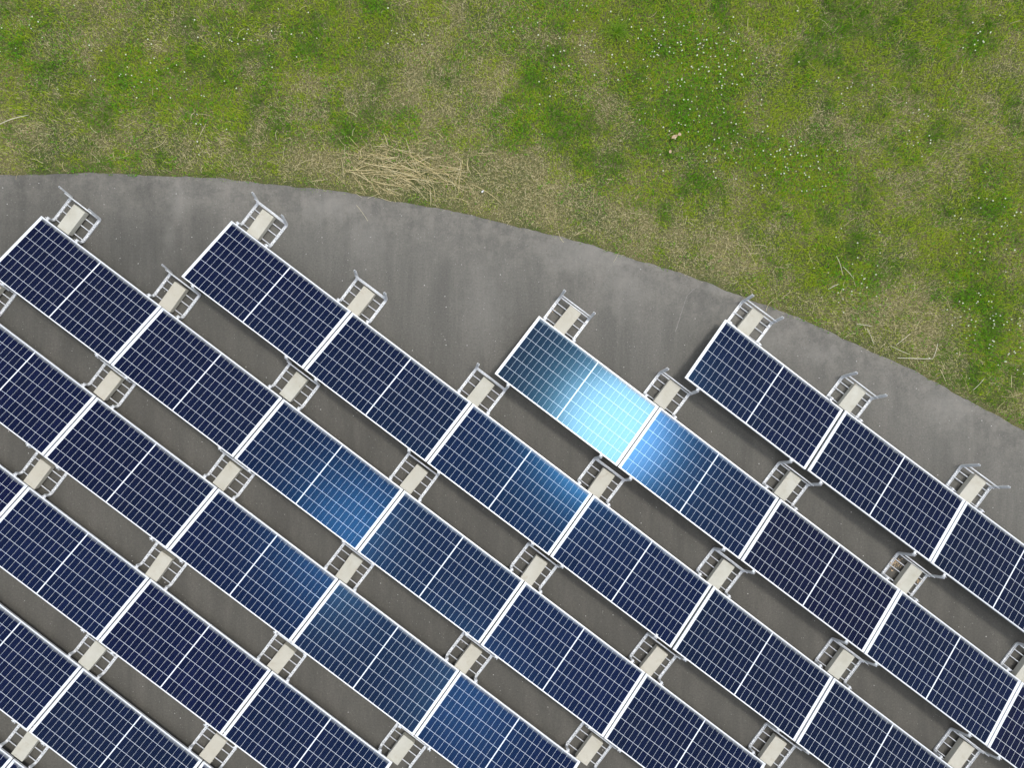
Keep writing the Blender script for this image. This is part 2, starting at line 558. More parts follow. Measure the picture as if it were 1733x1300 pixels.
for ri, (i0, org, st, an) in enumerate(rowinfo):
    n_seen = 0
    nhat = Vector((-math.sin(an), math.cos(an)))
    pads = 0
    for i in range(i0, i0 + 9):
        j0, j1 = joint(ri, i), joint(ri, i + 1)
        quad = [j0 + (j1 - j0) * q - nhat * r_ for q in (0, .25, .5, .75, 1) for r_ in (0, .5, 1.014)]
        if not any(in_view(p, -6) for p in quad):
            continue
        n_seen += 1
        p = proto_p if first else copy_thing(proto_p)
        first = False
        mid_ = (j0 + j1) / 2
        p.location = (mid_.x, mid_.y, ZL)
        jt = random.uniform(-0.35, 0.35); jr = random.uniform(-0.25, 0.25)
        jt, jr = JIT.get((ri, i), (jt, jr))
        p.rotation_mode = 'XYZ'
        p.rotation_euler = (Matrix.Rotation(an, 3, 'Z') @ Matrix.Rotation(-TILT + R(jt), 3, 'X') @ Matrix.Rotation(R(jr), 3, 'Y')).to_euler()
        p.scale = ((st.length - 0.017) / PW, 1, 1)      # modules of this row fill their pitch
        upper_cut = ri >= 4
        where = f"panel, {ORD[n_seen-1]} {'in view ' if upper_cut else ''}from the upper end of {ORD[ri]} row from lawn"
        key = (ri, n_seen - 1)
        if key in GLARE:
            lab = f"panel with {GLARE[key]}, {ORD[n_seen-1]} in {ORD[ri]} row from lawn"
        else:
            lab = 'dark ' + where
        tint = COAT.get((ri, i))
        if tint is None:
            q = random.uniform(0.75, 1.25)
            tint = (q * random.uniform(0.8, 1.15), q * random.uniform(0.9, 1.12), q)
        [c for c in p.children if c.name.startswith('glass')][0].color = (*tint, GLARE_COAT.get((ri, i), 1.0))
        tag(p, lab, 'solar panel', 'solar panels in eight tilted rows')
        panels[(ri, i)] = p

# ------------------------------------------------------------------ stands and ballast blocks
LEAN = 0.19


def fillet(pts, r, n=6):
    out = [Vector(pts[0])]
    for k in range(1, len(pts) - 1):
        p, a, b = Vector(pts[k]), Vector(pts[k - 1]), Vector(pts[k + 1])
        da, db = (a - p).normalized(), (b - p).normalized()
        ang = da.angle(db)
        t = r / math.tan(ang / 2)
        c = p + (da + db).normalized() * (r / math.sin(ang / 2))
        s, e = p + da * t - c, p + db * t - c
        for q in range(n + 1):
            w = s.lerp(e, q / n).normalized() * r
            out.append(c + w)
    out.append(Vector(pts[-1]))
    return out


W_, H_, T_ = 0.019, 0.022, 0.003
PROF = [(-W_, 0), (W_, 0), (W_, H_), (W_ - T_, H_), (W_ - T_, T_), (-W_ + T_, T_), (-W_ + T_, H_), (-W_, H_)]


def build_stand(gap):
    """local: x along the row, y towards the lawn, y = 0 under the low edge of the row in front"""
    ys_, zs_ = 0.020, 0.152
    yt_, zt_ = gap - 0.024, 0.347
    pts = [(0, ys_, zs_), (0, ys_ - LEAN * (zs_ - .004), .004), (0, yt_ - LEAN * (zt_ - .004), .004), (0, yt_, zt_)]
    path = fillet(pts, 0.055)
    root = empty('ballast_stand', (0, 0, 0))
    # rail: a bent channel
    mb = MB()
    vs = []
    for k, p in enumerate(path):
        t = (path[min(k + 1, len(path) - 1)] - path[max(k - 1, 0)]).normalized()
        nrm = Vector((0, -t.z, t.y))
        for (x, d) in PROF:
            vs.append(p + Vector((x, 0, 0)) + nrm * d)
    n = len(PROF); fs = []
    for k in range(len(path) - 1):
        for q in range(n):
            fs.append((k * n + q, k * n + (q + 1) % n, (k + 1) * n + (q + 1) % n, (k + 1) * n + q))
    fs.append(tuple(range(n))); fs.append(tuple(range((len(path) - 1) * n, len(path) * n)))
    mb.add(vs, fs)
    for yy in (0.05, 0.085, 0.155, 0.235, 0.275, 0.335):
        hole = [(0.004 * math.cos(a) , yy + 0.009 * math.sin(a), .0085) for a in [2 * math.pi * q / 10 for q in range(10)]]
        mb.add(hole, [tuple(range(10))], 1)
    me_rail = mb.mesh('rail', [M_STEEL, M_HOLE])
    for s in (-1, 1):
        link_mesh('rail', me_rail, root, (s * 0.255, 0, 0))
    # rungs resting on the channel flanges
    mb = MB(); mb.tube([(-0.262, 0, 0), (0.262, 0, 0)], 0.0072, 8)
    me_r = mb.mesh('rung', M_STEEL, True)
    for yy in (0.052, 0.205, 0.315):
        link_mesh('rung', me_r, root, (0, yy, 0.0332))
    mb = MB(); mb.tube([(-0.262, 0, 0), (0.262, 0, 0)], 0.0095, 8)
    me_b = mb.mesh('cross_bar', M_STEEL, True)
    for zz in (0.085, 0.185):
        yb = yt_ - LEAN * (zt_ - zz)
        link_mesh('cross_bar', me_b, root, (0, yb - 0.0305, zz))
    # clamps that grip the panel frames
    mb = MB()
    mb.box((0, 0.012, 0.006), (0.034, 0.052, 0.007))
    mb.box((0, -0.010, -0.008), (0.030, 0.006, 0.030))
    mb.tube([(0.0, 0.004, 0.0), (0.0, 0.004, 0.030)], 0.0075, 6)
    mb.tube([(0.0, 0.004, 0.0105), (0.0, 0.004, 0.019)], 0.0125, 6)
    mb.box((0.016, 0.004, 0.024), (0.026, 0.006, 0.014), Matrix.Rotation(R(-30), 3, 'Y'))
    mb.box((-0.016, 0.004, 0.024), (0.026, 0.006, 0.014), Matrix.Rotation(R(30), 3, 'Y'))
    me_c = mb.mesh('clamp', M_STEEL)
    for s in (-1, 1):
        c = link_mesh('clamp', me_c, root, (s * 0.255 + 0.012, ys_ + 0.004, zs_ + 0.002)); c.rotation_euler = (0, 0, math.pi)
        c = link_mesh('clamp', me_c, root, (s * 0.255 - 0.010, yt_ + 0.006, zt_ - 0.010))
    return root


bm = bmesh.new()
bmesh.ops.create_cube(bm, size=1.0)
bmesh.ops.scale(bm, vec=(0.196, 0.395, 0.10), verts=bm.verts)
bmesh.ops.bevel(bm, geom=bm.edges[:], offset=0.007, segments=2, affect='EDGES', profile=0.6)
ME_BLOCK = bpy.data.meshes.new('concrete_block'); bm.to_mesh(ME_BLOCK); bm.free()
ME_BLOCK.materials.append(M_CONC)

for ri, (i0, org, st, an) in enumerate(rowinfo):
    gap = gap_of(ri)
    proto = None; drop = []
    nhat = Vector((-math.sin(an), math.cos(an))); e = st.normalized()
    nj = 0
    for i in range(i0, i0 + 10):
        jp = joint(ri, i)
        endj = i == i0 and ri < 4
        ctr = jp + e * (0.342 if endj else 0.0)
        foot = [ctr + e * x + nhat * y for x in (-.27, 0, .27) for y in (0.06, .25, .45)]
        if not any(in_view(p, -4) for p in foot):
            continue
        nj += 1
        st_o = build_stand(gap) if proto is None else copy_thing(proto)
        if proto is None: proto = st_o
        st_o.location = (ctr.x, ctr.y, 0)
        st_o.rotation_euler = (0, 0, an + R(random.uniform(-0.5, 0.5)))
        for ch in list(st_o.children):
            if ch.name.startswith('clamp') and ch.location.y > 0.3:
                par = i + ((0.342 if endj else 0.0) + ch.location.x) / 2.115
                if ri == 0 or par < rowinfo[ri - 1][0]:
                    drop.append(ch)
        row = f"{ORD[ri]} row from lawn"
        if endj:
            where = f"at the upper end of {row}"
        elif ri < 4:
            where = f"at the {ORD[i - i0 - 1]} panel joint of {row}"
        else:
            where = f"at the {ORD[nj - 1]} joint in view of {row}"
        bare = ri == 0 or endj and ri != 0 or (ri == 2 and i < 0)
        tag(st_o, f"{'bare-posted ' if ri == 0 else ''}galvanised stand {where}", 'panel stand', 'steel stands under the panel rows')
        bl = link_mesh('concrete_block', ME_BLOCK)
        dx = random.uniform(-0.02, 0.02)
        bp = ctr + e * dx + nhat * (0.200 + random.uniform(-0.012, 0.012))
        bl.location = (bp.x, bp.y, 0.0407 + 0.05)
        bl.rotation_euler = (0, 0, an + R(random.uniform(-2, 2)))
        tag(bl, f"grey concrete block on stand {where}", 'concrete block', 'ballast blocks on the stands')
    for ch in drop:
        bpy.data.objects.remove(ch)

# ------------------------------------------------------------------ lawn
XA, XB, YTOP = -8.9, 8.9, 6.9


def pad_y(x):
    return PADC[1] + np.sqrt(np.maximum(PADR ** 2 - (x - PADC[0]) ** 2, 0))


def vnoise(x, y, scale, seed, octs=4, gain=0.5):
    r2 = np.random.default_rng(seed)
    tot = np.zeros_like(x); amp = 1.0; norm = 0
    for k in range(octs):
        tab = r2.random((256, 256))
        fx, fy = x * scale + 91.3, y * scale + 37.7
        ix, iy = np.floor(fx).astype(int), np.floor(fy).astype(int)
        tx, ty = fx - ix, fy - iy
        tx = tx * tx * (3 - 2 * tx); ty = ty * ty * (3 - 2 * ty)
        a = tab[ix % 256, iy % 256]; b = tab[(ix + 1) % 256, iy % 256]
        c = tab[ix % 256, (iy + 1) % 256]; d = tab[(ix + 1) % 256, (iy + 1) % 256]
        tot += amp * ((a * (1 - tx) + b * tx) * (1 - ty) + (c * (1 - tx) + d * tx) * ty)
        norm += amp; amp *= gain; scale *= 2.03
    return tot / norm


# patches: photo position, radii in photo pixels, amount
GREEN = [(230, 125, 110, 75, .45), (330, 175, 80, 55, .45), (40, 60, 60, 80, .4), (480, 85, 90, 80, .45), (500, 20, 120, 40, .4), (640, 35, 60, 35, .4),
         (690, 212, 60, 35, .4), (600, 215, 60, 30, .35), (910, 125, 65, 60, .5), (905, 215, 60, 50, .45), (930, 20, 90, 45, .45), (1165, 95, 100, 105, .7), (1060, 60, 40, 60, .3),
         (1190, 200, 70, 55, .45), (1340, 280, 75, 62, .65), (1420, 300, 50, 28, .5), (1330, 180, 50, 25, .4), (1390, 140, 60, 40, .4), (1480, 60, 90, 70, .35),
         (1480, 190, 50, 60, .35), (1550, 245, 50, 40, .35), (1440, 470, 60, 60, .45), (1370, 430, 60, 40, .3), (1650, 490, 50, 80, .55), (1690, 590, 50, 70, .55), (1690, 330, 50, 70, .45),
         (1640, 65, 60, 45, .4), (1370, 420, 50, 30, .3), (1110, 320, 70, 40, .35), (1000, 270, 50, 45, .3), (1290, 30, 60, 30, .3), (170, 280, 130, 25, .35), (1040, 50, 35, 40, .2),
         (1600, 430, 60, 35, .3), (60, 165, 60, 30, .25), (820, 100, 40, 30, .2), (1500, 10, 200, 40, .3), (1650, 430, 50, 40, .3)]
DRYP = [(60, 235, 110, 45, .45), (260, 255, 60, 25, .3), (420, 225, 90, 30, .35), (560, 265, 100, 30, .55), (690, 285, 140, 45, .75), (800, 175, 70, 75, .55), (860, 300, 110, 50, .6), (960, 350, 110, 45, .7),
        (1090, 385, 110, 45, .65), (1230, 445, 80, 45, .6), (1500, 540, 120, 60, .75), (1600, 600, 80, 50, .35), (1300, 400, 60, 30, .3), (1300, 100, 50, 40, .3), (1400, 230, 50, 40, .22),
        (1590, 300, 50, 40, .2), (100, 60, 60, 60, .2), (300, 60, 70, 40, .25), (420, 130, 40, 40, .25), (990, 140, 40, 50, .3), (720, 90, 60, 50, .3), (560, 150, 50, 40, .3), (1700, 130, 50, 50, .15),
        (1040, 200, 50, 35, .25), (860, 20, 50, 30, .25), (1560, 480, 60, 40, .3)]
CLOV = [(1165, 95, 95, 100, .9), (1340, 280, 65, 55, .8), (1190, 205, 70, 50, .6), (230, 130, 95, 60, .6), (330, 170, 70, 45, .6), (480, 90, 70, 60, .5), (910, 120, 60, 50, .6), (900, 215, 50, 45, .5),
        (930, 15, 80, 40, .5), (1650, 490, 45, 75, .7), (1690, 590, 50, 70, .6), (1440, 470, 50, 50, .6), (50, 60, 60, 70, .4), (690, 212, 50, 30, .5), (600, 215, 50, 25, .4), (170, 285, 100, 15, .5),
        (1690, 330, 40, 60, .5), (640, 35, 50, 30, .4), (1420, 300, 45, 25, .7), (1110, 320, 60, 30, .4), (1545, 245, 35, 25, .5), (1640, 65, 40, 30, .4), (1390, 140, 50, 30, .3)]


def field(x, y, lst):
    t = np.zeros_like(x)
    wx = x + 0.28 * (vnoise(x, y, 2.2, 5, 3) - .5) * 2
    wy = y + 0.28 * (vnoise(x, y, 2.2, 6, 3) - .5) * 2
    for (px, py, rx, ry, am) in lst:
        cx, cy = at(px, py)
        s = HCAM / F
        t += am * np.exp(-(((wx - cx) / (rx * s)) ** 2 + ((wy - cy) / (ry * s)) ** 2))
    return t


def greenness(x, y):
    n1 = vnoise(x, y, 0.9, 21, 5, 0.6)
    n2 = vnoise(x, y, 4.5, 22, 4, 0.6)
    return 0.60 + 0.85 * field(x, y, GREEN) - 1.0 * field(x, y, DRYP) + 1.1 * (n1 - .5) + 1.55 * (n2 - .5)


def scatter(n):
    x = rng.uniform(XA, XB, n); y = rng.uniform(-3.0, YTOP, n)
    k = y > pad_y(x) - 0.012 + 0.12 * (vnoise(x, y, 6, 3, 5, 0.65) - 0.45)
    return x[k], y[k]


def blades(x, y, h, w, lean, az, z0=-0.03, bend=0.5):
    """one curved blade per point: 5 vertices, a quad and a triangle"""
    n = len(x)
    dx, dy = np.cos(az), np.sin(az)
    tw = az + np.pi / 2 + rng.normal(0, .5, n)
    px, py = np.cos(tw) * w / 2, np.sin(tw) * w / 2
    l1 = lean * (1 - bend); l2 = lean
    m1x, m1z = np.sin(l1) * h * .5, np.cos(l1) * h * .5
    t2 = l1 + (lean - l1) * 1.6
    m2x, m2z = m1x + np.sin(t2) * h * .5, m1z + np.cos(t2) * h * .5
    m2z = np.maximum(m2z, 0.004)
    co = np.empty((n, 5, 3))
    z = np.full(n, z0) if np.isscalar(z0) else z0
    z = np.where(y < pad_y(x), np.maximum(z, 0.001), z)
    co[:, 0] = np.c_[x - px, y - py, z]; co[:, 1] = np.c_[x + px, y + py, z]
    co[:, 2] = np.c_[x + dx * m1x + px * .9, y + dy * m1x + py * .9, z + m1z]; co[:, 3] = np.c_[x + dx * m1x - px * .9, y + dy * m1x - py * .9, z + m1z]
    co[:, 4] = np.c_[x + dx * m2x, y + dy * m2x, z + m2z]
    b = (np.arange(n) * 5)[:, None]
    return co.reshape(-1, 3), b + np.array([[0, 1, 2, 3]]), b + np.array([[3, 2, 4]])


# green grass
x, y = scatter(1250000)
G = greenness(x, y)
edge = y - pad_y(x)
keep = rng.random(len(x)) < np.clip(0.16 + 0.84 * G, 0.08, 1.0) * 0.62 * np.clip(0.5 + edge * 3.0, 0.5, 1.0)
x, y, G, edge = x[keep], y[keep], G[keep], edge[keep]
n = len(x)
h = rng.uniform(0.030, 0.072, n) * (0.75 + 0.5 * np.clip(G, 0, 1)) * np.clip(0.55 + edge * 2.0, 0.55, 1.0)
flow = vnoise(x, y, 1.7, 41, 3) * 2 * np.pi * 2
az = np.where(rng.random(n) < 0.45, flow + rng.normal(0, .6, n), rng.uniform(0, 2 * np.pi, n))
wd = rng.uniform(0.0032, 0.0070, n); ln = np.clip(rng.normal(1.0, 0.32, n), 0.15, 1.45)
kindn = vnoise(x, y, 2.6, 71, 5, 0.62) + rng.normal(0, 0.06, n) - 0.30 * np.exp(-np.maximum(edge, 0) / 0.07)
for nm, sel, mt, lb in (('grass', (kindn >= 0.40) & (kindn <= 0.58), M_GRASS, 'green grass of the lawn beyond the curved asphalt edge'),
                        ('young_grass', kindn > 0.58, M_YOUNG, 'fresh yellow-green young grass in bright clumps on the lawn'),
                        ('lush_grass', kindn < 0.40, M_LUSH, 'deep green lush grass in darker clumps on the lawn')):
    co, q, t = blades(x[sel], y[sel], h[sel] * (1.25 if nm == 'lush_grass' else 1.0), wd[sel], ln[sel], az[sel])
    o = link_mesh(nm, np_mesh(nm, co, q, t, mt)); tag(o, lb, 'grass', kind='stuff')

# dry thatch
x, y = scatter(700000)
G = greenness(x, y)
edge = y - pad_y(x)
pr = np.clip(0.95 - 1.0 * G, 0.03, 0.85) * 0.85 * np.clip(0.10 + edge * 6.0 + 0.8 * (vnoise(x, y, 3.0, 61, 3) - .5), 0.12, 1.0)
keep = rng.random(len(x)) < pr
x, y, G = x[keep], y[keep], G[keep]
n = len(x)
flow = vnoise(x, y, 1.1, 43, 3) * 2 * np.pi * 2
az = np.where(rng.random(n) < 0.5, flow + rng.normal(0, .5, n), rng.uniform(0, 2 * np.pi, n))
co, q, t = blades(x, y, rng.uniform(0.022, 0.075, n), rng.uniform(0.0015, 0.0034, n), np.clip(rng.normal(1.3, 0.18, n), 0.7, 1.52), az, z0=-0.03 + rng.uniform(0, .022, n))
o = link_mesh('dry_grass', np_mesh('dry_grass', co, q, t, M_DRY)); tag(o, 'straw-coloured dead grass matted between the green patches of the lawn', 'dry grass', kind='stuff')

# clover leaves (three leaflets each)
x, y = scatter(420000)
C = 0.9 * field(x, y, CLOV) + 1.5 * (vnoise(x, y, 3.6, 51, 5, 0.6) - .53)
keep = rng.random(len(x)) < np.clip(C, 0.0, 1.0) * 0.62
x, y = x[keep], y[keep]
n = len(x)
z = rng.uniform(0.0, 0.040, n)
rr = rng.uniform(0.006, 0.0115, n)
a0 = rng.uniform(0, 2 * np.pi, n)
co = np.empty((n, 3, 4, 3))
tilt = rng.normal(0, 0.35, (n, 2))
for k in range(3):
    a = a0 + k * 2 * np.pi / 3
    for vi, (rad, off_) in enumerate(((0.05, 0), (0.75, -0.75), (1.25, 0), (0.75, 0.75))):
        ex = np.cos(a) * rad * rr - np.sin(a) * off_ * rr
        ey = np.sin(a) * rad * rr + np.cos(a) * off_ * rr
        co[:, k, vi] = np.c_[x + ex, y + ey, z + ex * tilt[:, 0] + ey * tilt[:, 1] + (0.003 if vi in (1, 3) else 0)]
b = (np.arange(n * 3) * 4)[:, None]
o = link_mesh('clover_foliage', np_mesh('clover_foliage', co.reshape(-1, 3), b + np.array([[0, 1, 2, 3]]), None, M_CLOVER))
tag(o, 'dark green clover leaves in patches across the lawn', 'clover', kind='stuff')

# clover flower heads
FL = [('dense clover patch at the top of the lawn', 'the dense top patch', [(1165, 100, 62, 52, 105), (1110, 60, 40, 25, 8), (1210, 110, 35, 25, 25)]),
      ('clover patch below the dense top patch', 'the patch below the dense one', [(1200, 190, 50, 30, 22), (1195, 250, 45, 25, 22), (1260, 240, 30, 25, 12)]),
      ('round clover patch in mid lawn', 'the round mid-lawn patch', [(1335, 270, 32, 26, 40), (1382, 305, 12, 20, 12)]),
      ('clover patch beside the lowest bend of the lawn', 'the lowest patch', [(1655, 480, 26, 45, 22), (1660, 540, 35, 25, 30), (1690, 590, 40, 30, 22)]),
      ('scattered clover west of the straw heap', 'the thin patches above the upper rows', [(220, 125, 45, 32, 22), (330, 160, 40, 35, 16), (420, 65, 60, 30, 22), (55, 55, 45, 45, 18)]),
      ('small clover patch above the bare stands', 'the small patch above the bare stands', [(1440, 470, 28, 28, 26)]),
      ('thin clover by the bright grass tuft', 'the thin patch by the tuft', [(930, 110, 50, 70, 26), (990, 40, 40, 40, 14), (700, 50, 60, 40, 10)]),
      ('scattered clover near the far corner of the lawn', 'the far corner', [(1645, 65, 25, 20, 12), (1550, 240, 20, 18, 9), (1420, 155, 35, 18, 10), (1560, 185, 14, 8, 6), (1690, 360, 25, 40, 22)])]


def flower_mesh(k):
    bm = bmesh.new()
    bmesh.ops.create_icosphere(bm, subdivisions=2, radius=0.0105)
    for v_ in bm.verts:
        v_.co *= random.uniform(0.86, 1.14)
        v_.co.z = v_.co.z * 0.8 + 0.062
    me = bpy.data.meshes.new('clover_flower'); bm.to_mesh(me); bm.free()
    nb = len(me.polygons)
    mb = MB()
    mb.v = [tuple(v_.co) for v_ in me.vertices]; mb.f = [tuple(p.vertices) for p in me.polygons]; mb.m = [0] * nb
    mb.tube([(0.006, 0.004, -0.003), (0.002, 0.001, 0.03), (0, 0, 0.056)], 0.0014, 5, 1)
    return mb.mesh('clover_flower', [M_PETAL, M_STEM])


FMESH = [flower_mesh(k) for k in range(4)]
pts = []
for desc, grp, blobs in FL:
    for (px, py, sx_, sy_, cnt) in blobs:
        for _ in range(cnt):
            qx, qy = at(random.gauss(px, sx_), random.gauss(py, sy_))
            if abs(qx) < 7.35 and qy < 5.55 and qy > float(pad_y(np.array(qx))) + 0.12:
                pts.append((qx, qy, desc, grp))
random.shuffle(pts)
extra = []
for k, (qx, qy, desc, grp) in enumerate(pts):
    if k < 300:
        o = link_mesh('clover_flower', random.choice(FMESH), None, (qx, qy, -0.03 + random.uniform(0, .012)))
        o.rotation_euler = (0, 0, random.uniform(0, 6.28))
        s = random.uniform(0.6, 1.0); o.scale = (s, s, 1)
        tag(o, 'small white clover flower head in the ' + desc, 'clover flower', 'white clover flowers of ' + grp)
    else:
        extra.append((qx, qy))
if extra:
    mb = MB()
    for (qx, qy) in extra:
        src = random.choice(FMESH); s = random.uniform(.7, 1.05)
        mb.add([(v_.co.x * s + qx, v_.co.y * s + qy, v_.co.z - .03) for v_ in src.vertices], [tuple(p.vertices) for p in src.polygons])
        mb.m[-len(src.polygons):] = [p.material_index for p in src.polygons]
    o = link_mesh('clover_blossom', mb.mesh('clover_blossom', [M_PETAL, M_STEM]))
    tag(o, 'white clover blossom sprinkled over the lawn', 'clover', kind='stuff')

# bright grass tuft
tx, ty = at(1042, 55)
n = 230
a = rng.uniform(0, 2 * np.pi, n); r_ = np.abs(rng.normal(0, .085, n))
co, q, t = blades(tx + np.cos(a) * r_, ty + np.sin(a) * r_, rng.uniform(.10, .24, n), rng.uniform(.003, .0065, n), np.clip(rng.normal(.9, .3, n), .2, 1.35), a + rng.normal(0, .5, n), z0=-0.03)
o = link_mesh('grass_tuft', np_mesh('grass_tuft', co - np.array([tx, ty, -0.03]), q, t, M_TUFT), None, (tx, ty, -0.03))
tag(o, 'tall bright green grass tuft beside the dense clover patch', 'grass tuft')


# straw and broken stalks
def stalk_pts(p0, p1, sag=0.0, n=7, z=0.02):
    a, b = Vector((*at(*p0), z)), Vector((*at(*p1), z))
    d = (b - a); nr = Vector((-d.y, d.x, 0))
    return [a + d * (k / (n - 1)) + nr * sag * math.sin(math.pi * k / (n - 1)) + Vector((0, 0, 0.012 * math.sin(math.pi * k / (n - 1) * 1.3))) for k in range(n)]


mb = MB()
k0 = (560, 220); zz = 300 / 1733.0
S = [((140, 405), (470, 400)), ((150, 410), (860, 455)), ((200, 415), (400, 520)), ((400, 520), (505, 660)), ((330, 325), (760, 385)), ((420, 262), (740, 385)), ((550, 150), (900, 300)), ((735, 85), (880, 470)),
     ((820, 290), (980, 400)), ((865, 450), (1010, 385)), ((300, 430), (640, 410)), ((420, 505), (720, 560)), ((250, 395), (370, 340)), ((370, 255), (455, 245)), ((290, 205), (305, 275)), ((545, 215), (570, 295)),
     ((640, 410), (740, 330)), ((560, 420), (650, 340)), ((850, 340), (1060, 425)), ((960, 460), (1050, 495)), ((0, 215), (250, 240)), ((130, 230), (300, 250)), ((1290, 300), (1245, 640)), ((1270, 320), (1215, 510)), ((1345, 280), (1340, 420)),
     ((1380, 535), (1690, 745)), ((400, 505), (440, 430)), ((640, 490), (690, 420)), ((300, 410), (430, 380)), ((600, 400), (840, 470)), ((470, 330), (680, 350)), ((690, 350), (860, 420)), ((760, 300), (860, 440)), ((500, 250), (520, 360)),
     ((1130, 500), (1150, 560)), ((970, 600), (975, 740)), ((1040, 30), (1100, 85)), ((520, 40), (560, 150)), ((180, 70), (270, 170)), ((560, 290), (650, 265)), ((780, 260), (900, 330)), ((830, 290), (870, 420))]
for p0, p1 in S:
    a = (k0[0] + p0[0] * zz, k0[1] + p0[1] * zz); b = (k0[0] + p1[0] * zz, k0[1] + p1[1] * zz)
    rad = random.uniform(0.0018, 0.0038)
    mb.tube(stalk_pts(a, b, random.uniform(-.06, .06), z=random.uniform(0.012, 0.045)), [rad] * 5 + [rad * .8, rad * .4], 5)
for _ in range(200):
    cx, cy = random.gauss(680, 62), random.gauss(286, 22); an_ = random.gauss(0.25, .5); L = random.uniform(12, 40)
    mb.tube(stalk_pts((cx, cy), (cx + L * math.cos(an_), cy + L * math.sin(an_)), random.uniform(-.08, .08), z=random.uniform(0.0, .03)), random.uniform(.0013, .0026), 4)
o = link_mesh('straw', mb.mesh('straw', M_STRAW)); tag(o, 'golden straw heap lying on the dry lawn beside the asphalt', 'straw', kind='stuff')

mb = MB()
for _ in range(380):
    while True:
        px, py = random.uniform(-20, 1750), random.uniform(0, 740)
        X_, Y_ = at(px, py)
        ed = Y_ - float(pad_y(np.array(X_)))
        if ed > 0.04 and random.random() < (0.9 if ed < 0.9 else 0.13):
            break
    an_ = random.uniform(0, 6.28); L = random.uniform(6, 26)
    mb.tube(stalk_pts((px, py), (px + L * math.cos(an_), py + L * math.sin(an_)), random.uniform(-.15, .15), 5, z=random.uniform(-.005, .025)), random.uniform(.0012, .0024), 4)
o = link_mesh('dead_stem_litter', mb.mesh('dead_stem_litter', M_DRY)); tag(o, 'thin dead stem litter strewn along the lawn edge', 'dead stems', kind='stuff')

STK = [('long bleached stalk lying level beside the asphalt rim', [(1517, 606), (1577, 608)], .006), ('bleached stalk standing up from the end of the level stalk', [(1577, 607), (1586, 581)], .005),
       ('pale stalk on the dry lawn above the bare stands', [(1448, 549), (1475, 553)], .005), ('thin pale stalk pointing down toward the asphalt rim', [(1465, 556), (1478, 583)], .004),
       ('thin pale stalk crossing the green patch', [(1414, 434), (1425, 465)], .004), ('pale stalk leaning away from the crossing stalk', [(1425, 452), (1443, 471)], .004), ('short pale stalk below the small clover patch', [(1400, 490), (1421, 480)], .005),
       ('slanting pale stalk in the dry strip', [(1506, 586), (1538, 600)], .004), ('pale stalk rising across the dry strip', [(1515, 584), (1540, 565)], .004), ('pale stalk at the upper corner of the lawn', [(0, 212), (50, 195)], .006),
       ('pale stalk lying across the low dry strip', [(1645, 660), (1665, 640)], .004)]
for lab, pp, rad in STK:
    mb = MB(); pts_ = stalk_pts(pp[0], pp[1], random.uniform(-.03, .03), z=.03)
    c0 = pts_[0].copy()
    mb.tube([p - c0 for p in pts_], [rad * .7] * 6 + [rad * .35], 6)
    o = link_mesh('reed_stalk', mb.mesh('reed_stalk', M_STALK), None, c0); tag(o, lab, 'dry stalk', 'loose dry stalks on the lawn')


# fallen leaves, paper scrap, litter in a stand
def leaf_mesh(L, W, curl):
    vs, fs = [], []
    for a in range(7):
        t = a / 6; w = W * math.sin(math.pi * min(max(t, .06), .97)) ** .8
        for s in (-1, 0, 1):
            vs.append(((t - .5) * L, s * w / 2, curl * (abs(s) * .5 + (t - .5) ** 2 * 2) * L + .004))
    for a in range(6):
        for b_ in range(2):
            k = a * 3 + b_; fs.append((k, k + 1, k + 4, k + 3))
    return mesh_from('dry_leaf', vs, fs, M_LEAF, True)


for (px, py, L, W, rz, lab) in ((1140, 233, .105, .05, .5, 'long tan fallen leaf lying on the clover lawn'), (1149, 229, .055, .05, 2.0, 'round tan fallen leaf touching the long one'), (1133, 258, .055, .04, 1.2, 'small pale fallen leaf below the long tan one')):
    X_, Y_ = at(px, py)
    o = link_mesh('dry_leaf', leaf_mesh(L, W, .25), None, (X_, Y_, .035)); o.rotation_euler = (.1, .1, rz)
    tag(o, lab, 'fallen leaf')
X_, Y_ = at(817, 325)
mb = MB(); mb.add([(-.018, -.012, 0), (.0, -.018, .008), (.012, .0, .0), (.02, .02, .014), (-.003, .012, .008), (-.018, .003, .012)], [(0, 1, 4, 5), (1, 2, 3, 4)])
o = link_mesh('paper_scrap', mb.mesh('paper_scrap', M_PAPER), None, (X_, Y_, .03)); tag(o, 'crumpled white paper scrap on the dry grass near the asphalt', 'litter')
mb = MB()
for (px, py, sp_, cnt) in ((1517, 953, 5, 55), (1551, 979, 5, 40), (1508, 958, 4, 12), (938, 526, 4, 5)):
    for _ in range(cnt):
        X_, Y_ = at(random.gauss(px, sp_), random.gauss(py, sp_)); a = random.uniform(0, 6.28); l, w = random.uniform(.008, .022), random.uniform(.004, .010)
        c_, s_ = math.cos(a), math.sin(a); z_ = random.uniform(.004, .012)
        mb.add([(X_ + c_ * u_ * l - s_ * v_ * w, Y_ + s_ * u_ * l + c_ * v_ * w, z_ + random.uniform(0, .006)) for u_, v_ in ((-1, 0), (0, -1), (1, 0), (0, 1))], [(0, 1, 2, 3)])
o = link_mesh('leaf_litter', mb.mesh('leaf_litter', M_LEAF)); tag(o, 'brown leaf litter caught on the asphalt inside a stand', 'leaf litter', kind='stuff')

# ------------------------------------------------------------------ light
SUN_DIR = Vector((0.371, 0.220, 0.903)).normalized()
EL = math.asin(SUN_DIR.z)
sun = bpy.data.lights.new('sun', 'SUN')
sun.energy = 1.15
sun.angle = R(10)
sun.color = (1.0, 0.97, 0.92)
so = bpy.data.objects.new('sun', sun)
so.rotation_euler = (-SUN_DIR).to_track_quat('-Z', 'Y').to_euler()
COL.objects.link(so)


